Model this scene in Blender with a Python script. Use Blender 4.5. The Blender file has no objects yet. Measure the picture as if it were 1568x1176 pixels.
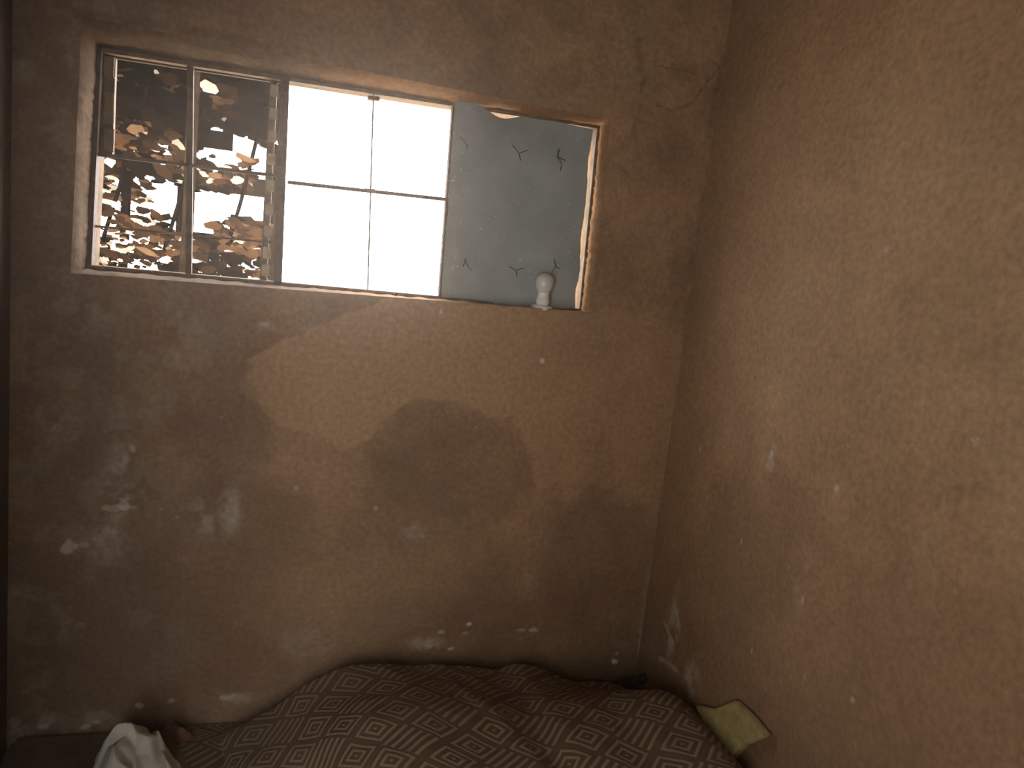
import bpy, bmesh, math, random
import numpy as np
from mathutils import Vector, Matrix
random.seed(7); rng=np.random.RandomState(3)
sc=bpy.context.scene
sc.view_settings.view_transform='Standard'
# ---------------- camera solve (picture frame 1568 x 1176) ----------------
FPX=1200.0; CW,CH=784.0,588.0
EYE=Vector((0,0,1.85)); D=2.6
yaw,pit,rol=math.radians(16),math.radians(9),math.radians(6.3)
R=Vector((math.cos(yaw),-math.sin(yaw),0))
F=Vector((math.sin(yaw)*math.cos(pit),math.cos(yaw)*math.cos(pit),-math.sin(pit)))
U=R.cross(F)
r=R*math.cos(rol)+U*math.sin(rol); u=U*math.cos(rol)-R*math.sin(rol)
cam=bpy.data.cameras.new('camera'); co=bpy.data.objects.new('camera',cam); sc.collection.objects.link(co)
cam.sensor_width=36; cam.lens=FPX/1568*36; cam.clip_start=0.02
M=Matrix((( r.x,u.x,-F.x,EYE.x),(r.y,u.y,-F.y,EYE.y),(r.z,u.z,-F.z,EYE.z),(0,0,0,1)))
co.matrix_world=M; sc.camera=co
def cast(px,py,ax,val):
    d=F*FPX+r*(px-CW)-u*(py-CH)
    t=(val-EYE[ax])/d[ax]
    return EYE+d*t
def onY(px,py,y=D): return cast(px,py,1,y)
XR=onY(1050,500).x
XL=onY(16,400).x
ZC=2.95
# ---------------- helpers ----------------
def new_obj(name,verts,faces,mat=None,smooth=False,parent=None):
    me=bpy.data.meshes.new(name); me.from_pydata([tuple(v) for v in verts],[],faces); me.update()
    if smooth: me.polygons.foreach_set('use_smooth',[True]*len(me.polygons))
    o=bpy.data.objects.new(name,me); sc.collection.objects.link(o)
    if mat: me.materials.append(mat)
    if parent: o.parent=parent
    return o
def empty(name):
    e=bpy.data.objects.new(name,None); sc.collection.objects.link(e); return e
class NT:
    def __init__(s,name):
        s.m=bpy.data.materials.new(name); s.m.use_nodes=True; s.t=s.m.node_tree; s.n=s.t.nodes
        s.b=s.n['Principled BSDF']; s.o=s.n['Material Output']
    def add(s,t,**k):
        x=s.n.new(t)
        for a,b in k.items(): setattr(x,a,b)
        return x
    def link(s,a,b): s.t.links.new(a,b)
def noisemat(name,c1,c2,scale=20,rough=.85,bump=.3,bscale=None,spec=.2,detail=6):
    N=NT(name); tc=N.add('ShaderNodeTexCoord'); nz=N.add('ShaderNodeTexNoise'); nz.inputs['Scale'].default_value=scale; nz.inputs['Detail'].default_value=detail
    N.link(tc.outputs['Object'],nz.inputs['Vector'])
    cr=N.add('ShaderNodeValToRGB'); cr.color_ramp.elements[0].position=.35; cr.color_ramp.elements[1].position=.65
    cr.color_ramp.elements[0].color=(*c1,1); cr.color_ramp.elements[1].color=(*c2,1)
    N.link(nz.outputs['Fac'],cr.inputs['Fac']); N.link(cr.outputs['Color'],N.b.inputs['Base Color'])
    N.b.inputs['Roughness'].default_value=rough; N.b.inputs['Specular IOR Level'].default_value=spec
    if bump:
        n2=N.add('ShaderNodeTexNoise'); n2.inputs['Scale'].default_value=bscale or scale*3; n2.inputs['Detail'].default_value=5
        N.link(tc.outputs['Object'],n2.inputs['Vector'])
        bp=N.add('ShaderNodeBump'); bp.inputs['Strength'].default_value=bump; bp.inputs['Distance'].default_value=.01
        N.link(n2.outputs['Fac'],bp.inputs['Height']); N.link(bp.outputs['Normal'],N.b.inputs['Normal'])
    return N.m
# numpy value noise
LAT=rng.rand(257,257)
def vn(x,y):
    xi=np.floor(x).astype(int); yi=np.floor(y).astype(int); fx=x-xi; fy=y-yi
    fx=fx*fx*(3-2*fx); fy=fy*fy*(3-2*fy)
    a=LAT[xi%256,yi%256]; b=LAT[(xi+1)%256,yi%256]; c=LAT[xi%256,(yi+1)%256]; d=LAT[(xi+1)%256,(yi+1)%256]
    return (a*(1-fx)+b*fx)*(1-fy)+(c*(1-fx)+d*fx)*fy
def fbm(x,y,o=4):
    s=0;a=.5;t=0
    for i in range(o): s=s+a*vn(x*2**i+17*i,y*2**i+31*i); t+=a; a*=.5
    return s/t
def sst(e0,e1,x):
    t=np.clip((x-e0)/(e1-e0),0,1); return t*t*(3-2*t)
def polysd(px,py,P):
    d=np.full(px.shape,1e9); ins=np.zeros(px.shape,bool); n=len(P)
    for i in range(n):
        ax,ay=P[i]; bx,by=P[(i+1)%n]
        ex,ey=bx-ax,by-ay; wx,wy=px-ax,py-ay
        t=np.clip((wx*ex+wy*ey)/(ex*ex+ey*ey+1e-12),0,1)
        d=np.minimum(d,np.hypot(wx-ex*t,wy-ey*t))
        c=((ay<=py)&(by>py)|(by<=py)&(ay>py))
        with np.errstate(divide='ignore',invalid='ignore'):
            xi=ax+(py-ay)/(by-ay+1e-12)*ex
        ins^=(c&(px<xi))
    return np.where(ins,d,-d)
# ---------------- wall plaster material using baked paint attribute -------
def plaster(name):
    N=NT(name); at=N.add('ShaderNodeVertexColor'); at.layer_name='paint'
    tc=N.add('ShaderNodeTexCoord')
    nz=N.add('ShaderNodeTexNoise'); nz.inputs['Scale'].default_value=60; nz.inputs['Detail'].default_value=8
    N.link(tc.outputs['Object'],nz.inputs['Vector'])
    mr=N.add('ShaderNodeMapRange'); mr.inputs['From Min'].default_value=.3; mr.inputs['From Max'].default_value=.7; mr.inputs['To Min'].default_value=.82; mr.inputs['To Max'].default_value=1.18
    N.link(nz.outputs['Fac'],mr.inputs['Value'])
    mx=N.add('ShaderNodeVectorMath',operation='SCALE'); N.link(at.outputs['Color'],mx.inputs[0]); N.link(mr.outputs['Result'],mx.inputs['Scale'])
    N.link(mx.outputs[0],N.b.inputs['Base Color'])
    N.b.inputs['Roughness'].default_value=.8; N.b.inputs['Specular IOR Level'].default_value=.25
    n2=N.add('ShaderNodeTexNoise'); n2.inputs['Scale'].default_value=7; n2.inputs['Detail'].default_value=9; n2.inputs['Roughness'].default_value=.6
    N.link(tc.outputs['Object'],n2.inputs['Vector'])
    bp=N.add('ShaderNodeBump'); bp.inputs['Strength'].default_value=.75; bp.inputs['Distance'].default_value=.022
    N.link(n2.outputs['Fac'],bp.inputs['Height']); N.link(bp.outputs['Normal'],N.b.inputs['Normal'])
    return N.m
PL=plaster('mud_plaster')
def paint(me,cols):
    ca=me.color_attributes.new('paint','FLOAT_COLOR','POINT')
    a=np.ones((len(me.vertices),4),np.float32); a[:,:3]=cols
    ca.data.foreach_set('color',a.ravel())
LIGHT=np.array((.40,.258,.152)); DARK=np.array((.25,.157,.098)); CHALK=np.array((.54,.49,.44)); GREY=np.array((.225,.167,.125))
def mixc(c,t,col): return c*(1-t[:,None])+col*t[:,None]
def blobs(c,a,b,lst,tocoord,seed=0):
    for (px,py,rx,ry,s) in lst:
        x0,y0=tocoord(px,py); k=1/465.
        n=fbm(a*60+seed+px,b*60+py,3)
        dd=np.hypot((a-x0)/(rx*k),(b-y0)/(ry*k))+ (n-.5)*1.3
        c=mixc(c,s*(1-sst(.7,1.15,dd)),CHALK*1.25)
    return c
def smears(c,a,b,lst,tocoord,kk=.68):
    for (px,py,rx,ry,s) in lst:
        x0,y0=tocoord(px,py); k=1/465.
        n=fbm(a*22+px,b*22+py,5)
        dd=np.hypot((a-x0)/(rx*k),(b-y0)/(ry*k))
        c=mixc(c,kk*s*(1-sst(.2,1.2,dd))*sst(.35,.68,n),CHALK)
    return c
def specks(c,a,b,n,rect,seed):
    rs=np.random.RandomState(seed)
    for i in range(n):
        x0=rs.uniform(rect[0],rect[1]); y0=rect[2]+(rect[3]-rect[2])*rs.rand()**1.4; rr=rs.uniform(.002,.0045)
        m=(np.abs(a-x0)<.02)&(np.abs(b-y0)<.02)
        if m.any():
            dd=np.hypot((a[m]-x0)*rs.uniform(.6,1.2),b[m]-y0)
            c[m]=mixc(c[m],rs.uniform(.1,.45)*(1-sst(rr*.5,rr*1.3,dd)),CHALK)
    return c
OUT=[(125,25),(935,183),(905,478),(108,418)]
INN=[(155,76),(915,195),(886,476),(138,410)]
oq=[onY(*p) for p in OUT]; REV=.09
iq=[onY(*p,y=D+REV) for p in INN]
def block(c00,c10,c11,c01,nu,nv,verts,faces):
    base=len(verts)
    for j in range(nv+1):
        for i in range(nu+1):
            s=i/nu;t=j/nv
            x=(c00[0]*(1-s)+c10[0]*s)*(1-t)+(c01[0]*(1-s)+c11[0]*s)*t
            z=(c00[1]*(1-s)+c10[1]*s)*(1-t)+(c01[1]*(1-s)+c11[1]*s)*t
            verts.append((x,D,z))
    for j in range(nv):
        for i in range(nu):
            a=base+j*(nu+1)+i; faces.append((a,a+1,a+nu+2,a+nu+1))
TL,TR,BR,BL=[(p.x,p.z) for p in oq]
X0,X1=XL-.1,XR+.1
g=.005
verts=[];faces=[]
n=lambda L:max(2,int(L/g))
L0=(X0,BL[1]);R0=(X1,BR[1]);L1=(X0,TL[1]);R1=(X1,TR[1])
nL,nM,nR=n(BL[0]-X0),n(TR[0]-TL[0]),n(X1-TR[0]); nB,nC,nT=n(BL[1]),n(TL[1]-BL[1]),n(ZC-TR[1])
block((X0,0),(BL[0],0),BL,L0,nL,nB,verts,faces)
block((BL[0],0),(BR[0],0),BR,BL,nM,nB,verts,faces)
block((BR[0],0),(X1,0),R0,BR,nR,nB,verts,faces)
block(L0,BL,TL,L1,nL,nC,verts,faces)
block(BR,R0,R1,TR,nR,nC,verts,faces)
block(L1,TL,(TL[0],ZC),(X0,ZC),nL,nT,verts,faces)
block(TL,TR,(TR[0],ZC),(TL[0],ZC),nM,nT,verts,faces)
block(TR,R1,(X1,ZC),(TR[0],ZC),nR,nT,verts,faces)
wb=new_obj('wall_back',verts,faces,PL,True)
A=np.array(verts); a=A[:,0]; b=A[:,2]
tb=lambda px,py:(lambda p:(p.x,p.z))(onY(px,py))
def wallbase(a,b):
    n1=fbm(a*2.2+5,b*2.2+9,5); n2=fbm(a*9+40,b*9+3,4); n3=fbm(a*40,b*40,3); n4=fbm(a*5+70,b*5+33,5)
    c=np.tile(DARK*1.12,(len(a),1)).astype(float)
    c=mixc(c,sst(.35,.65,n1)*.35,LIGHT)
    c=mixc(c,sst(.52,.66,n4)*.25,GREY*1.2)
    c=c*(1+(n2-.5)*.55+(n3-.5)*.3)[:,None]
    return c
c=wallbase(a,b)
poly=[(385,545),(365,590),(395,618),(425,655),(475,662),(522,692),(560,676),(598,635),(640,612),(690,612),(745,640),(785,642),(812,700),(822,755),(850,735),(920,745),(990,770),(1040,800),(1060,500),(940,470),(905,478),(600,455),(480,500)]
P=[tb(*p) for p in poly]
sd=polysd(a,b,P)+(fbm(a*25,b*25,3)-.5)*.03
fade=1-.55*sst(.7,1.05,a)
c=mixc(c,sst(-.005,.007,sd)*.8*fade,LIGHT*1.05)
poly2=[(380,930),(430,1000),(480,1040),(560,1010),(600,985),(640,960),(720,900),(700,820),(560,850),(450,870)]
sd=polysd(a,b,[tb(*p) for p in poly2])+(fbm(a*14,b*14,3)-.5)*.12
c=mixc(c,sst(-.02,.02,sd)*.2,LIGHT)
for pl in ([(590,650),(640,618),(740,640),(800,660),(815,750),(760,800),(620,780),(560,700)],[(230,780),(340,720),(480,760),(500,860),(380,900),(260,860)],[(850,760),(1000,770),(1010,900),(900,960),(820,900)],[(380,560),(420,700),(350,730),(250,680),(260,560)],[(60,860),(240,830),(420,900),(380,1050),(200,1080),(60,1000)]):
    sd=polysd(a,b,[tb(*p) for p in pl])+(fbm(a*18,b*18,3)-.5)*.08
    c=mixc(c,sst(-.02,.03,sd)*.35,DARK*.72)
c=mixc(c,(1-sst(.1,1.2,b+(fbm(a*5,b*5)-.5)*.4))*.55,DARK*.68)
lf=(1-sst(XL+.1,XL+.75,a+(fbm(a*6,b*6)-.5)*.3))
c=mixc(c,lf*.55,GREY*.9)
c=mixc(c,lf*.18*sst(.5,.66,fbm(a*14+3,b*14+8,6)),CHALK)
c=smears(c,a,b,[(185,760,40,95,.7),(170,830,40,40,.7),(325,790,50,45,.6),(352,780,20,50,.7),(280,530,55,70,.35),(140,480,50,40,.35),(635,815,26,22,.45),(650,985,40,16,.8),(470,985,60,30,.35),(60,90,60,40,.4),(75,230,80,80,.25),(1000,880,16,60,.6),(988,990,16,50,1.2),(1020,965,18,30,1),(345,1070,60,16,.6),(80,1110,110,30,.7),(40,910,50,25,.4),(1010,940,45,90,.6),(420,495,60,14,.45),(80,640,60,40,.3),(210,610,90,50,.2),(30,760,40,60,.25)],tb)
c=blobs(c,a,b,[(105,838,11,10,.8),(131,833,7,6,.4),(178,778,20,5,.55),(190,770,8,10,.6),(165,815,12,6,.3),(203,688,4,5,.5),(192,703,5,8,.3),(636,815,18,14,.10),(830,553,4,5,.9),(454,748,4,4,.4),(718,955,5,5,.8),(690,993,7,4,.8),(712,970,6,3,.4),(675,968,4,4,.5),(818,964,7,5,.8),(798,965,7,3,.4),(655,990,6,4,.4),(940,1013,7,6,.95),(945,1000,3,4,.5),(215,1080,6,4,.6),(262,1073,5,4,.6),(345,1068,14,4,.4),(66,1112,7,5,.7),(132,1112,6,5,.7),(148,1106,7,4,.6),(25,1105,9,8,.3),(25,1138,10,6,.3),(404,497,8,4,.3),(88,655,8,5,.2),(575,778,3,3,.4),(125,957,6,5,.2),(675,478,3,3,.6),(940,1060,4,3,.5)],tb)
c=specks(c,a,b,120,(XL,XR,.15,1.3),5)
def cracks(c,a,b,lst,tc,w=.004,s=.6,col=None):
    col=DARK*.35 if col is None else col
    for pts in lst:
        q=[tc(*p) for p in pts]
        for i in range(len(q)-1):
            ax,ay=q[i];bx,by=q[i+1]; ex,ey=bx-ax,by-ay
            wx=a-ax+(fbm(a*30,b*30,2)-.5)*.02; wy=b-ay+(fbm(a*30+9,b*30+4,2)-.5)*.02
            t=np.clip((wx*ex+wy*ey)/(ex*ex+ey*ey),0,1); d=np.hypot(wx-ex*t,wy-ey*t)
            c=mixc(c,s*(1-sst(w*.5,w*1.5,d))*sst(.3,.5,fbm(a*30+5,b*30,3)),col)
    return c
c=cracks(c,a,b,[[(1000,160),(1030,168),(1060,155),(1085,125)],[(1048,275),(1052,290)],[(1085,125),(1100,105),(1090,90)],[(1010,100),(1050,110),(1085,125)]],tb,w=.003,s=.55)
c=cracks(c,a,b,[[(1120,50),(1095,140),(1082,290),(1060,400),(1045,560)],[(120,20),(300,48),(480,85)],[(975,60),(985,130),(970,210)]],tb,w=.012,s=.3)
c=cracks(c,a,b,[[(1004,860),(1020,900)],[(992,925),(990,1005)],[(1008,900),(1012,940)]],tb,w=.010,s=.5,col=CHALK)
c=cracks(c,a,b,[[(1000,945),(1030,950)],[(985,1010),(1010,1045)],[(925,1040),(960,1046)]],tb,w=.005,s=.5,col=CHALK)
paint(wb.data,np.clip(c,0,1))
def loops(name,Ls,mat,parent=None,sub=60):
    vs=[];fs=[];m=4*sub
    for li,L in enumerate(Ls):
        for e in range(4):
            for k in range(sub):
                t=k/sub; p=L[e].lerp(L[(e+1)%4],t)
                if 0<li<len(Ls)-1:
                    p=p+Vector((random.uniform(-.003,.003),0,random.uniform(-.003,.003)))
                vs.append(p)
    for li in range(len(Ls)-1):
        for k in range(m):
            fs.append((li*m+k,li*m+(k+1)%m,(li+1)*m+(k+1)%m,(li+1)*m+k))
    return new_obj(name,vs,fs,mat,True,parent)
win=empty('window_1')
q1=[o.lerp(i,.35)+Vector((0,.015-.35*REV,0)) for o,i in zip(oq,iq)]
ext=[Vector((p.x,D+.2,p.z)) for p in iq]
rev=loops('reveal',[oq,q1,iq,ext],PL,win)
A2=np.array([v.co[:] for v in rev.data.vertices]); cc=wallbase(A2[:,0],A2[:,2])*.5; cc=mixc(cc,sst(-.1,.3,A2[:,0])*.6,LIGHT*np.array((1,.8,.6))); paint(rev.data,cc)  # warm light on middle and right of the reveal mixed into its paint
def gridwall(name,fn,nu,nv,colfn):
    vs=[fn(i/nu,j/nv) for j in range(nv+1) for i in range(nu+1)]
    fs=[(j*(nu+1)+i,j*(nu+1)+i+1,(j+1)*(nu+1)+i+1,(j+1)*(nu+1)+i) for j in range(nv) for i in range(nu)]
    o=new_obj(name,vs,fs,PL,True); paint(o.data,np.clip(colfn(np.array(vs)),0,1)); return o
YB=-1.3
tr=lambda px,py:(lambda p:(p.y,p.z))(cast(px,py,0,XR))
def colr(A):
    a=A[:,1];b=A[:,2]; c=wallbase(a+7,b+3); c=mixc(c,np.full(len(a),.5),LIGHT*.95)
    pl=[(1000,860),(1100,760),(1200,700),(1260,770),(1310,860),(1400,860),(1500,830),(1600,900),(1600,1300),(1000,1300)]
    sd=polysd(a,b,[tr(*p) for p in pl])+(fbm(a*8,b*8,4)-.5)*.2
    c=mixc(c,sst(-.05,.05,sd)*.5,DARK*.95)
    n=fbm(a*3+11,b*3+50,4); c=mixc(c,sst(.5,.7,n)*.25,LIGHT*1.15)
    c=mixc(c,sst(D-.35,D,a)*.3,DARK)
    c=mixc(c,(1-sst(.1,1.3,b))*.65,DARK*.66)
    c=smears(c,a,b,[(1180,700,14,26,.9),(1280,745,14,14,.6),(1030,960,26,80,.8),(1230,890,18,60,.3),(1060,1040,30,40,.7),(1355,380,12,12,.4)],tr)
    c=blobs(c,a,b,[(1181,698,4,8,.5),(1280,747,4,4,.5),(1229,917,3,4,.7),(1135,830,3,4,.4),(1151,997,3,4,.6),(1072,690,3,4,.4),(1357,380,5,5,.25),(1305,1072,3,4,.4),(1495,675,4,5,.3)],tr)
    c=specks(c,a,b,110,(.6,D,.2,1.6),8)
    c=cracks(c,a,b,[[(1225,545),(1200,570),(1130,585)],[(1248,380),(1250,384)]],tr,w=.002,s=.3)
    c=cracks(c,a,b,[[(1018,955),(1030,985)],[(1010,1010),(1060,1040)],[(1035,925),(1040,960)]],tr,w=.009,s=.45,col=CHALK)
    return c
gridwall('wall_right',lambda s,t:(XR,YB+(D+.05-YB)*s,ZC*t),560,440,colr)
plain=lambda A:wallbase(A[:,0]+A[:,1]+3,A[:,2])
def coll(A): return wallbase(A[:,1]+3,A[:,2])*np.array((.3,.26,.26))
lw=empty('wall_left')
DY0,DY1,DZ=-.6,.3,2.02
for nm,y0,y1,z0,z1 in (('side_a',YB,DY0,0,ZC),('side_b',DY1,D+.05,0,ZC),('lintel',DY0,DY1,DZ,ZC)):
    o=gridwall('leftwall_'+nm,lambda s,t:(XL,y0+(y1-y0)*s,z0+(z1-z0)*t),60,60,coll); o.parent=lw
gridwall('wall_front',lambda s,t:(XL+(XR-XL)*s,YB,ZC*t),60,60,plain)
def box(name,x0,x1,y0,y1,z0,z1,mat,parent=None):
    v=[(x,y,z) for x in(x0,x1) for y in(y0,y1) for z in(z0,z1)]
    f=[(0,1,3,2),(4,6,7,5),(0,4,5,1),(2,3,7,6),(0,2,6,4),(1,5,7,3)]
    return new_obj(name,v,f,mat,False,parent)
MF=noisemat('earth_floor',(.10,.07,.05),(.17,.12,.08),12,.9,.5)
box('floor',XL-.1,XR+.1,YB,D+.05,-.06,0,MF)
box('ceiling',XL-.1,XR+.1,YB,D+.05,ZC,ZC+.05,noisemat('ceiling_board',(.06,.042,.03),(.10,.07,.05),8,.9,.2))
# ---------------- window joinery ----------------
MW=noisemat('weathered_frame_paint',(.10,.07,.04),(.19,.13,.075),25,.6,.4)
MD=noisemat('rusty_steel',(.04,.022,.015),(.09,.05,.03),30,.55,.4)
YF=D+REV
def bar(name,p0,p1,w,d,mat,y=YF,parent=win,bev=.002):
    A_=onY(*p0,y=y);B_=onY(*p1,y=y); ax=(B_-A_); L=ax.length; ax.normalize(); yy=Vector((0,1,0)); s=ax.cross(yy).normalized()
    bm=bmesh.new(); bmesh.ops.create_cube(bm,size=1)
    for v in bm.verts:
        c=v.co.copy(); v.co=(A_+B_)/2+ax*c.x*L+s*c.z*w+yy*c.y*d
    bmesh.ops.bevel(bm,geom=bm.edges[:],offset=min(bev,w*.3),segments=2,affect='EDGES')
    me=bpy.data.meshes.new(name); bm.to_mesh(me); bm.free(); me.materials.append(mat)
    o=bpy.data.objects.new(name,me); sc.collection.objects.link(o); o.parent=parent; return o
bar('frame_head',(150,77),(918,196),.012,.04,MW)
bar('frame_sill',(134,408),(888,475),.012,.045,MW)
bar('frame_jamb_left',(155,74),(139,412),.012,.04,MD)
bar('frame_jamb_right',(914,193),(886,477),.010,.04,MW)
bar('mullion_a',(437,115),(425,438),.026,.045,MD)
bar('casement_stile',(420,118),(403,432),.022,.03,MW,y=YF+.03)
bar('mullion_b',(695,152),(673,458),.010,.035,MD)
bar('transom_mid',(440,279),(688,306),.011,.025,MD)
bar('transom_left',(146,236),(432,270),.010,.02,MD)
bar('glazing_bar',(572,138),(563,446),.0045,.012,MW)
bar('casement_bar_v',(292,96),(289,424),.018,.02,MD)
bar('casement_bar_low',(142,346),(425,372),.007,.012,MW,y=YF+.012)
MTN=noisemat('tan_board',(.17,.11,.065),(.26,.18,.11),25,.7,.4)
bar('shutter_edge',(168,85),(163,236),.038,.02,MW,y=YF+.03)
for i,(yy,hh) in enumerate(((88,30),(142,48),(198,34))):
    bar('shutter_slat_%d'%i,(168,yy),(167,yy+hh),.026,.008,MTN,y=YF+.014)
bar('bar_top',(155,84),(432,126),.010,.02,MD,y=YF+.03)
for i,(x,y) in enumerate(((572,150),(566,291))):
    bar('latch_%d'%i,(x-9,y),(x+9,y+2),.012,.03,MW)
MPU=noisemat('putty',(.38,.31,.22),(.55,.46,.34),40)
for i,yy in enumerate((130,165,200,235,275,312,345,378,405)):
    bar('putty_%d'%i,(421-i*1.7,yy),(420-i*1.7,yy+18),.024,.008,MPU,y=YF+.012)
G=NT('window_glass'); tr_=G.add('ShaderNodeBsdfTransparent'); gl=G.add('ShaderNodeBsdfGlossy'); gl.inputs['Roughness'].default_value=.05; mxs=G.add('ShaderNodeMixShader'); mxs.inputs[0].default_value=.05
G.link(tr_.outputs[0],mxs.inputs[1]); G.link(gl.outputs[0],mxs.inputs[2]); G.link(mxs.outputs[0],G.o.inputs['Surface'])
new_obj('glass_panes',[onY(440,120,YF+.004),onY(693,156,YF+.004),onY(673,452,YF+.004),onY(428,432,YF+.004)],[(0,1,2,3)],G.m,False,win)
S=NT('grey_sheet'); S.b.inputs['Roughness'].default_value=.75
tc=S.add('ShaderNodeTexCoord'); nz=S.add('ShaderNodeTexNoise'); nz.inputs['Scale'].default_value=9; nz.inputs['Detail'].default_value=7
S.link(tc.outputs['Object'],nz.inputs['Vector']); cr=S.add('ShaderNodeValToRGB'); cr.color_ramp.elements[0].position=.3;cr.color_ramp.elements[1].position=.7
cr.color_ramp.elements[0].color=(.22,.25,.262,1);cr.color_ramp.elements[1].color=(.29,.32,.33,1); S.link(nz.outputs['Fac'],cr.inputs['Fac'])
vo=S.add('ShaderNodeTexNoise'); vo.inputs['Scale'].default_value=110; S.link(tc.outputs['Object'],vo.inputs['Vector'])
r2=S.add('ShaderNodeValToRGB'); r2.color_ramp.elements[0].position=.68; r2.color_ramp.elements[1].position=.74; S.link(vo.outputs['Fac'],r2.inputs['Fac'])
mm=S.add('ShaderNodeMixRGB'); mm.inputs[2].default_value=(.5,.52,.52,1); S.link(r2.outputs['Color'],mm.inputs[0]); S.link(cr.outputs['Color'],mm.inputs[1]); S.link(mm.outputs[0],S.b.inputs['Base Color'])
tl=S.add('ShaderNodeBsdfTranslucent'); S.link(mm.outputs[0],tl.inputs['Color']); ms=S.add('ShaderNodeMixShader'); ms.inputs[0].default_value=.014
S.link(S.b.outputs[0],ms.inputs[1]); S.link(tl.outputs[0],ms.inputs[2]); S.link(ms.outputs[0],S.o.inputs['Surface'])
ys=YF-.024
tlp,trp,brp,blp=[onY(*p,y=ys) for p in ((697,150),(909,197),(883,474),(675,462))]
nu,nv=50,60; vs=[]
for j in range(nv+1):
    for i in range(nu+1):
        s=i/nu;t=j/nv
        p=blp.lerp(brp,s).lerp(tlp.lerp(trp,s),t)
        if i==nu: p.x-= .014*float(fbm(np.array([t*9.]),np.array([2.]),3)[0])*(1-.8*max(0,(t-.85)/.15))
        if t>.9:
            dip=math.exp(-((s-.33)/.13)**2)*.030+.004*s
            p.z-=dip*(t-.9)/.1
        p.y+=.006*math.sin(s*5+1)*math.sin(t*4)+.004*math.sin(t*17+s*7)
        vs.append(p)
fs=[(j*(nu+1)+i,j*(nu+1)+i+1,(j+1)*(nu+1)+i+1,(j+1)*(nu+1)+i) for j in range(nv) for i in range(nu)]
new_obj('sheet_cover',vs,fs,S.m,True,win)
def wire(name,pts,rad,mat,parent):
    cu=bpy.data.curves.new(name,'CURVE'); cu.dimensions='3D'; cu.bevel_depth=rad; cu.bevel_resolution=2
    sp=cu.splines.new('POLY'); sp.points.add(len(pts)-1)
    for q,p in zip(sp.points,pts): q.co=(*p,1)
    cu.materials.append(mat); o=bpy.data.objects.new(name,cu); sc.collection.objects.link(o); o.parent=parent; return o
MWI=noisemat('dark_wire',(.03,.025,.02),(.08,.05,.035),40,.6,.1)
W=[[(705,210),(714,220),(716,228)],[(785,222),(795,235),(808,230)],[(795,235),(797,246)],[(856,228),(853,240),(860,250),(858,262)],[(853,240),(866,246)],[(712,395),(716,408),(722,414)],[(712,398),(709,408)],[(780,408),(790,414),(803,410)],[(790,414),(792,424)],[(848,395),(851,408),(846,416)],[(851,408),(858,412)]]
for i,w in enumerate(W): wire('wire_tie_%d'%i,[onY(x,y,ys-.006-.006*(k%2)) for k,(x,y) in enumerate(w)],.0013,MWI,win)
# ---------------- light bulb on the sill ----------------
MBp=NT('bulb_white_plastic'); MBp.b.inputs['Base Color'].default_value=(.85,.87,.88,1); MBp.b.inputs['Roughness'].default_value=.3
MBg=NT('bulb_diffuser'); MBg.b.inputs['Base Color'].default_value=(.62,.65,.68,1); MBg.b.inputs['Roughness'].default_value=.2
bulb=empty('light_bulb')
bp_=onY(829,475,D+.037)
def lathe(name,prof,mat,parent,loc,seg=40):
    vs=[];fs=[]
    for (rr,z) in prof:
        for k in range(seg):
            a_=2*math.pi*k/seg; vs.append(Vector((rr*math.cos(a_),rr*math.sin(a_),z))+loc)
    for j in range(len(prof)-1):
        for k in range(seg): fs.append((j*seg+k,j*seg+(k+1)%seg,(j+1)*seg+(k+1)%seg,(j+1)*seg+k))
    return new_obj(name,vs,fs,mat,True,parent)
lathe('base_flange',[(.0,0),(.036,0),(.038,.004),(.038,.012),(.034,.017),(.024,.019)],MBp.m,bulb,bp_)
lathe('body',[(.022,.018),(.023,.026),(.026,.028),(.024,.034),(.021,.045),(.020,.052),(.022,.062)],MBp.m,bulb,bp_)
lathe('globe',[(.022,.062),(.027,.072),(.031,.084),(.033,.096),(.0325,.106),(.028,.118),(.020,.126),(.010,.130),(0.0005,.131)],MBg.m,bulb,bp_)
# ---------------- bed ----------------
MM=noisemat('mattress_cover',(.12,.085,.062),(.18,.13,.095),14,.9,.4)
bm=bmesh.new(); bmesh.ops.create_cube(bm,size=1)
x0,x1,y0,y1,z0,z1=XL+.02,XR-.02,.35,D-.005,.0,.18
for v in bm.verts: v.co=Vector(((x0+x1)/2+v.co.x*(x1-x0),(y0+y1)/2+v.co.y*(y1-y0),(z0+z1)/2+v.co.z*(z1-z0)))
bmesh.ops.bevel(bm,geom=bm.edges[:],offset=.02,segments=4,affect='EDGES')
me=bpy.data.meshes.new('mattress'); bm.to_mesh(me); bm.free(); me.materials.append(MM)
mo=bpy.data.objects.new('mattress',me); sc.collection.objects.link(mo)
# blanket
YS=2.48
ol=[(272,1205),(305,1165),(350,1122),(430,1078),(470,1044),(530,1021),(590,1013),(700,1018),(765,1026),(790,1012),(830,1020),(870,1037),(960,1052),(1060,1078)]
op=[onY(x,y,YS) for x,y in ol]; oxs=np.array([p.x for p in op]); ozs=np.array([p.z for p in op])
oxs[-1]=XR
x0,x1=oxs[0],XR-.034; ya,yb=.9,2.592; nu,nv=320,340
TX,TY=np.meshgrid(np.linspace(0,1,nu+1),np.linspace(0,1,nv+1))
X=x0+(x1-x0)*TX; Y=ya+(yb-ya)*TY
X=X+(1-TX)**2*(YS-np.minimum(Y,YS))*.34
Xr=x0+(x1-x0)*TX
Z=np.interp(Xr,oxs,ozs)
k=np.ones(13)/13
Zs=np.apply_along_axis(lambda v:np.convolve(np.pad(v,6,'edge'),k,'valid'),1,Z)
back=1-sst(YS,yb,Y)
base=.185
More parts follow.
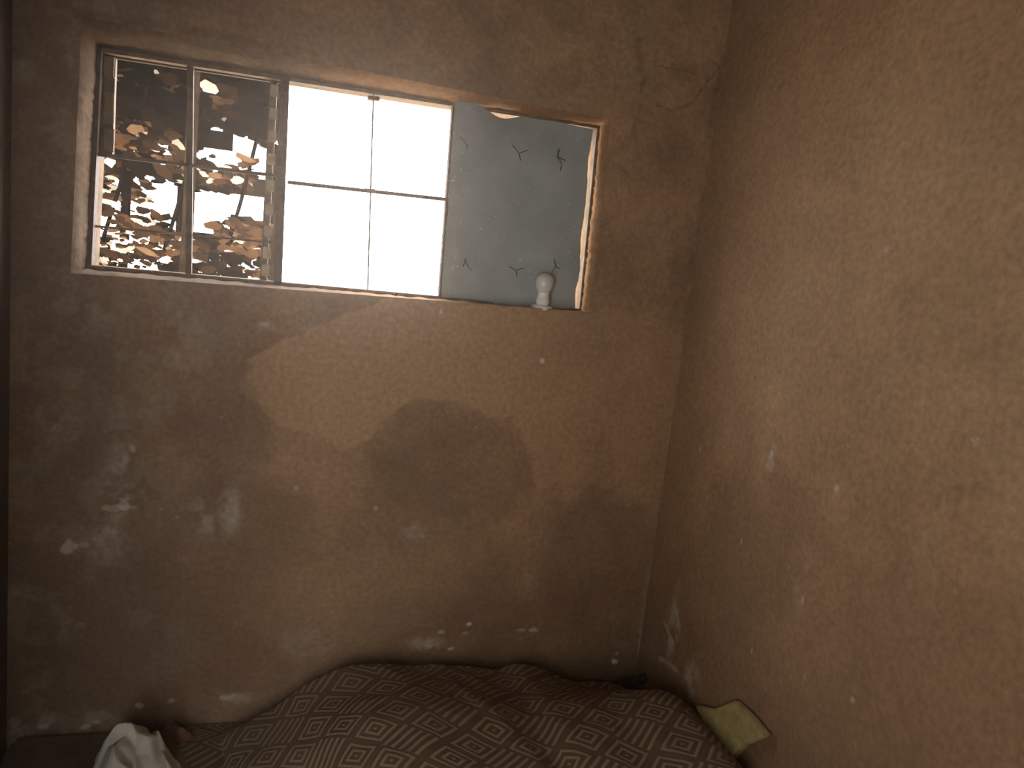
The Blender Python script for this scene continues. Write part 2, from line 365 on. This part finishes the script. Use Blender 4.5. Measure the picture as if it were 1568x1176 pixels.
swell=.04*(1-sst(2.1,2.5,Y))+.15*sst(.80,1.33,Xr)*(1-sst(2.1,2.5,Y))
wr=(1-np.abs(2*fbm(X*2.6+Y*1.5,Y*2-X*.8,2)-1)); wr2=(1-np.abs(2*fbm(X*7+Y*5,Y*6-X*3,2)-1))
Zf=base+(Zs+swell-base)*back+((wr-.85)*.022+(wr2-.8)*.010)*sst(0,.3,back)
ed=sst(0,.05,TX)
Zf=base+(Zf-base)*ed
Zf+=.008*np.exp(-((X-.60-(2.3-Y)*.35)/.035)**2)*back
Zf-=.05*(1-sst(.9,1.25,Y))
Zf=np.maximum(Zf,base)
vs=np.stack([X.ravel(),Y.ravel(),Zf.ravel()],1).tolist()
fs=[(j*(nu+1)+i,j*(nu+1)+i+1,(j+1)*(nu+1)+i+1,(j+1)*(nu+1)+i) for j in range(nv) for i in range(nu)]
B=NT('greek_key_fabric')
blanket=new_obj('patterned_blanket',vs,fs,B.m,True)
du=np.hypot(np.diff(X,axis=1),np.diff(Zf,axis=1)); dv=np.hypot(np.diff(Y,axis=0),np.diff(Zf,axis=0))
Uu=np.concatenate([np.zeros((nv+1,1)),np.cumsum(du,1)],1); Vv=np.concatenate([np.zeros((1,nu+1)),np.cumsum(dv,0)],0)
Uu=Uu.mean(0)[None,:]*.6+Uu*.4; Vv=Vv.mean(1)[:,None]*.6+Vv*.4
Uu=Uu+.11*(fbm(X*1.5,Y*1.5,2)-.5); Vv=Vv+.11*(fbm(X*1.5+7,Y*1.5,2)-.5)
ul=blanket.data.uv_layers.new(name='UVMap'); li=np.zeros(len(blanket.data.loops),int); blanket.data.loops.foreach_get('vertex_index',li)
ul.data.foreach_set('uv',np.stack([Uu.ravel()[li],Vv.ravel()[li]],1).ravel())
def math_(N,op,a_,b_=None,c_=None):
    m=N.add('ShaderNodeMath',operation=op)
    for i,v in enumerate((a_,b_,c_)):
        if v is None: continue
        if hasattr(v,'is_linked'): N.link(v,m.inputs[i])
        else: m.inputs[i].default_value=v
    return m.outputs[0]
uvn=B.add('ShaderNodeUVMap'); uvn.uv_map='UVMap'; mp=B.add('ShaderNodeMapping'); mp.inputs['Rotation'].default_value=(0,0,math.radians(47)); mp.inputs['Scale'].default_value=(8.8,8.8,8.8); B.link(uvn.outputs[0],mp.inputs['Vector'])
sx=B.add('ShaderNodeSeparateXYZ'); B.link(mp.outputs[0],sx.inputs[0])
fx=math_(B,'FRACT',sx.outputs[0]); fy=math_(B,'FRACT',sx.outputs[1])
ax_=math_(B,'ABSOLUTE',math_(B,'SUBTRACT',fx,.5)); ay_=math_(B,'ABSOLUTE',math_(B,'SUBTRACT',fy,.5))
dm=math_(B,'MAXIMUM',ax_,ay_)
rings=math_(B,'SINE',math_(B,'MULTIPLY_ADD',dm,math.pi*2*5.6,1.6))
cx=math_(B,'FLOOR',sx.outputs[0]); cy=math_(B,'FLOOR',sx.outputs[1])
chk=math_(B,'MODULO',math_(B,'ABSOLUTE',math_(B,'ADD',cx,math_(B,'MULTIPLY',cy,2.0))),4.0)
sel=math_(B,'LESS_THAN',chk,.5)
band=math_(B,'SINE',math_(B,'MULTIPLY',fx,math.pi*2*5))
mxv=B.add('ShaderNodeMix'); mxv.data_type='FLOAT'; B.link(sel,mxv.inputs[0]); B.link(rings,mxv.inputs[2]); B.link(band,mxv.inputs[3])
fac=B.add('ShaderNodeMapRange'); fac.inputs['From Min'].default_value=.15; fac.inputs['From Max'].default_value=.4; B.link(mxv.outputs[0],fac.inputs['Value'])
nz=B.add('ShaderNodeTexNoise'); nz.inputs['Scale'].default_value=6; nz.inputs['Detail'].default_value=5; B.link(uvn.outputs[0],nz.inputs['Vector'])
lc=B.add('ShaderNodeMixRGB'); lc.inputs[1].default_value=(.34,.27,.19,1); lc.inputs[2].default_value=(.24,.185,.13,1); B.link(nz.outputs['Fac'],lc.inputs[0])
mc=B.add('ShaderNodeMixRGB'); mc.inputs[1].default_value=(.14,.09,.062,1); B.link(lc.outputs[0],mc.inputs[2]); B.link(fac.outputs[0],mc.inputs[0]); B.link(mc.outputs[0],B.b.inputs['Base Color'])
B.b.inputs['Roughness'].default_value=.9; B.b.inputs['Specular IOR Level'].default_value=.1
def crumple(name,cx_,cy_,w,d,h,mat,base,seed,n_=70,amp=.5):
    X_,Y_=np.meshgrid(np.linspace(-1,1,n_+1),np.linspace(-1,1,n_+1))
    rr=np.sqrt(X_**2+Y_**2)
    sq=np.maximum(np.abs(X_),np.abs(Y_)); kx=np.where(rr>0,sq/np.maximum(rr,1e-6),1)
    X2=X_*kx; Y2=Y_*kx; rad=np.hypot(X2,Y2)
    ang=np.arctan2(Y2,X2); edge=1+.15*np.sin(ang*3+seed)+.07*np.sin(ang*5+2*seed)
    X2=X2*edge;Y2=Y2*edge
    rs=np.random.RandomState(int(seed*10)); best=np.full(X2.shape,9.)
    for i in range(9):
        gx,gy=rs.uniform(-amp,amp,2); best=np.minimum(best,1+gx*(X2-rs.uniform(-.4,.4))+gy*(Y2-rs.uniform(-.4,.4)))
    pts=rs.uniform(-1,1,(34,2)); tl_=rs.uniform(-1,1,(34,2))
    dd=np.hypot(X2[...,None]-pts[:,0],Y2[...,None]-pts[:,1])
    w_=np.exp(-dd*30); w_/=w_.sum(-1,keepdims=True)
    fac_=(w_*((X2[...,None]-pts[:,0])*tl_[:,0]+(Y2[...,None]-pts[:,1])*tl_[:,1])).sum(-1)
    Zz=h*(best*(1-rad**3)+1.0*fac_*(1-rad**5))
    Zz=np.maximum(Zz,0)
    vs=np.stack([(cx_+X2*w/2).ravel(),(cy_+Y2*d/2).ravel(),(base+Zz).ravel()],1).tolist()
    fs=[(j*(n_+1)+i,j*(n_+1)+i+1,(j+1)*(n_+1)+i+1,(j+1)*(n_+1)+i) for j in range(n_) for i in range(n_)]
    return new_obj(name,vs,fs,mat,False)
YC=2.36
pc=onY(212,1116,YC+.03)
crumple('crumpled_white_cloth',pc.x-.015,YC,.25,.30,(pc.z-.182)*1.3,noisemat('white_cotton',(.46,.46,.42),(.60,.59,.54),9,.9,.2),.182,1.3,110,.55)
p2=onY(300,1122,2.52)
crumple('red_brown_rag',p2.x-.07,2.53,.12,.08,.05,noisemat('brown_rag_cloth',(.13,.065,.045),(.18,.09,.06),14,.9,.4),.182,2.1,50,.5)
MY=noisemat('yellow_foam',(.34,.27,.13),(.44,.36,.18),30,.95,.6)
yp=[(1064,1080),(1092,1086),(1124,1073),(1150,1098),(1174,1128),(1140,1142),(1118,1164),(1098,1140),(1078,1112)]
top=[cast(x,y,0,XR-.03) for x,y in yp]
bm=bmesh.new(); v1=[bm.verts.new(p) for p in top]; fce=bm.faces.new(v1)
ex=bmesh.ops.extrude_face_region(bm,geom=[fce]); vv=[e for e in ex['geom'] if isinstance(e,bmesh.types.BMVert)]
bmesh.ops.translate(bm,verts=vv,vec=(.022,0,0)); bmesh.ops.recalc_face_normals(bm,faces=bm.faces[:])
bmesh.ops.bevel(bm,geom=bm.edges[:],offset=.004,segments=2,affect='EDGES')
me=bpy.data.meshes.new('yellow_foam_pad'); bm.to_mesh(me); bm.free(); me.materials.append(MY); o=bpy.data.objects.new('yellow_foam_pad',me); sc.collection.objects.link(o)
sc_pts=[(938,1046),(950,1042),(968,1041),(984,1046),(990,1040),(986,1034),(978,1036)]
wire('dark_strap_scrap',[onY(x,y,2.50) for x,y in sc_pts],.006,MWI,None)
# ---------------- outside ----------------
MG=noisemat('pale_ground',(.45,.38,.28),(.6,.52,.4),2,.95,.2)
box('ground_outside',-15,15,D+.25,30,-.4,-.3,MG)
shed=empty('pole_shed')
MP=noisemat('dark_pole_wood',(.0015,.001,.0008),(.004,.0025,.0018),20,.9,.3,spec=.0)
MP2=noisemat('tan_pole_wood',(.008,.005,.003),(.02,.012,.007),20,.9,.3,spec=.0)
def pole(p0,p1,rad,mat,nm):
    wire(nm,[Vector(p0),(Vector(p0)+Vector(p1))/2+Vector((.02,0,.01)),Vector(p1)],rad,mat,shed)
for i,(xx,yy) in enumerate(((-1.75,5.0),(-.62,4.6),(-1.12,5.6),(-.22,5.8),(-.9,6.4))):
    pole((xx,yy,-.35),(xx+.04,yy,3.9),.03,MP2 if i%2 else MP,'post_%d'%i)
for i in range(26):
    zz=-.25+i*.17; x=-3.6
    while x<-.3:
        L=random.uniform(.3,1.1); x2=min(x+L,-.27)
        if random.random()<(.92 if zz>2.6 else .25) and x2-x>.08:
            box('plank_%d_%d'%(i,int(x*100)),x,x2,7.0+random.uniform(0,.03),7.05,zz,zz+.17*random.uniform(.85,.99),random.choice([MP,MP,MP2]),shed)
        x=x2+random.uniform(.0,.05)
for i in range(7): pole((-2.0+i*.27,5.0,2.75+.04*i),(-1.75+i*.27,6.9,3.6),.022,random.choice([MP,MP2]),'rafter_%d'%i)
for i in range(4): pole((-1.6+i*.35,5.2,1.2),(-1.2+i*.33,5.2,2.8),.012,MP,'brace_%d'%i)
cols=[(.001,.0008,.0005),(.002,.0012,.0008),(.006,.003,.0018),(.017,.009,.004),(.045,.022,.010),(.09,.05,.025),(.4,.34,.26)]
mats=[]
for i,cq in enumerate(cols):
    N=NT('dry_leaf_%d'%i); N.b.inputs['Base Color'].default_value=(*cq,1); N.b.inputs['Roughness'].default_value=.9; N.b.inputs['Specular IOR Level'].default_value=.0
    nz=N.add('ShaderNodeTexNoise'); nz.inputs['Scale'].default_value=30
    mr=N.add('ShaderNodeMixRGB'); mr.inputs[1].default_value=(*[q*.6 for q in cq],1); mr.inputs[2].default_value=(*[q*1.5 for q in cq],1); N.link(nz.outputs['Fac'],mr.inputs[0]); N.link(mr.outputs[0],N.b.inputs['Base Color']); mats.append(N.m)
vs=[];fs=[];mi=[]
def leaf(c_,w,h,m):
    b0=len(vs); ang=random.gauss(-.12,.22); tilt=random.uniform(-.5,.5); k=random.choice([6,7,8])
    for q in range(k):
        t=2*math.pi*(q+random.uniform(-.3,.3))/k; e=random.uniform(.6,1.2); x=math.cos(t)*w*e; z=math.sin(t)*h*e
        vs.append((c_[0]+x*math.cos(ang)-z*math.sin(ang),c_[1]+z*tilt,c_[2]+x*math.sin(ang)+z*math.cos(ang)))
    fs.append(tuple(range(b0,b0+k))); mi.append(m)
NL=26000
ry=np.array([random.uniform(4.6,6.6) for _ in range(NL)]); rx=np.array([random.uniform(-2.3,-.2) for _ in range(NL)]); rz=np.array([random.uniform(.3,3.7) for _ in range(NL)])
dns=fbm(rx*3.2+3,rz*6+1,3); tns=vn(rx*6+30.,rz*12.+8)
for i in range(NL):
    x,y,z=rx[i],ry[i],rz[i]; ze=(z-1.85)/y; dn=dns[i]
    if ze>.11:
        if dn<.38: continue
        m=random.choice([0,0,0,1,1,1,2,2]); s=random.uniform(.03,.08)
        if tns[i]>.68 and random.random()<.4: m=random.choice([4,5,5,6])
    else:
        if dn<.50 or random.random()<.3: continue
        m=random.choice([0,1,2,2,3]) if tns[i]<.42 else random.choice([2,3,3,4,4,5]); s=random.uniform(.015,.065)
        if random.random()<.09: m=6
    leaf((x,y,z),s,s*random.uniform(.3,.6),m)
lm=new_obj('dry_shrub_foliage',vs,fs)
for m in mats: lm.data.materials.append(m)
lm.data.polygons.foreach_set('material_index',mi)
# ---------------- scatter volume added for veiling glare around the window ----------------
V=bpy.data.materials.new('glare_scatter'); V.use_nodes=True; nt=V.node_tree
nt.nodes.remove(nt.nodes['Principled BSDF']); vs_=nt.nodes.new('ShaderNodeVolumeScatter'); vs_.inputs['Density'].default_value=.025; vs_.inputs['Anisotropy'].default_value=.86; vs_.inputs['Color'].default_value=(1,.82,.69,1)
nt.links.new(vs_.outputs[0],nt.nodes['Material Output'].inputs['Volume'])
box('glare_haze',XL+.005,XR-.005,YB+.01,D-.004,.183,ZC-.005,V)
# ---------------- light ----------------
w=bpy.data.worlds.new('overcast'); sc.world=w; w.use_nodes=True
bg=w.node_tree.nodes['Background']; bg.inputs[0].default_value=(1,.97,.93,1); bg.inputs[1].default_value=11
def area(name,loc,target,sx_,sy_,power,col,portal=False,spread=180):
    l=bpy.data.lights.new(name,'AREA'); l.shape='RECTANGLE'; l.size=sx_; l.size_y=sy_; l.energy=power; l.color=col; l.spread=math.radians(spread)
    o=bpy.data.objects.new(name,l); sc.collection.objects.link(o); o.location=loc
    o.rotation_euler=(Vector(target)-Vector(loc)).to_track_quat('-Z','Y').to_euler()
    if portal: l.cycles.is_portal=True
    return o
cx0=(iq[0]+iq[1]+iq[2]+iq[3])/4
area('window_portal',(cx0.x,D+.19,cx0.z),(cx0.x,0,cx0.z),1.75,.85,1,(1,1,1),True)
area('doorway_fill',(XL-.04,(DY0+DY1)/2,1.35),(XR,2.4,1.7),.7,1.2,9.2,(1,.90,.71),spread=115)  # added fill light at an assumed doorway, brightens the right wall
area('fill_behind',(.3,YB+.1,1.9),(.5,D,1.15),.5,.5,3.0,(1,.87,.70))  # unseen fill light added to brighten the back wall
box('doorway_outside',XL-1.2,XL-1.15,-2.5,1,-.1,3.2,MF)
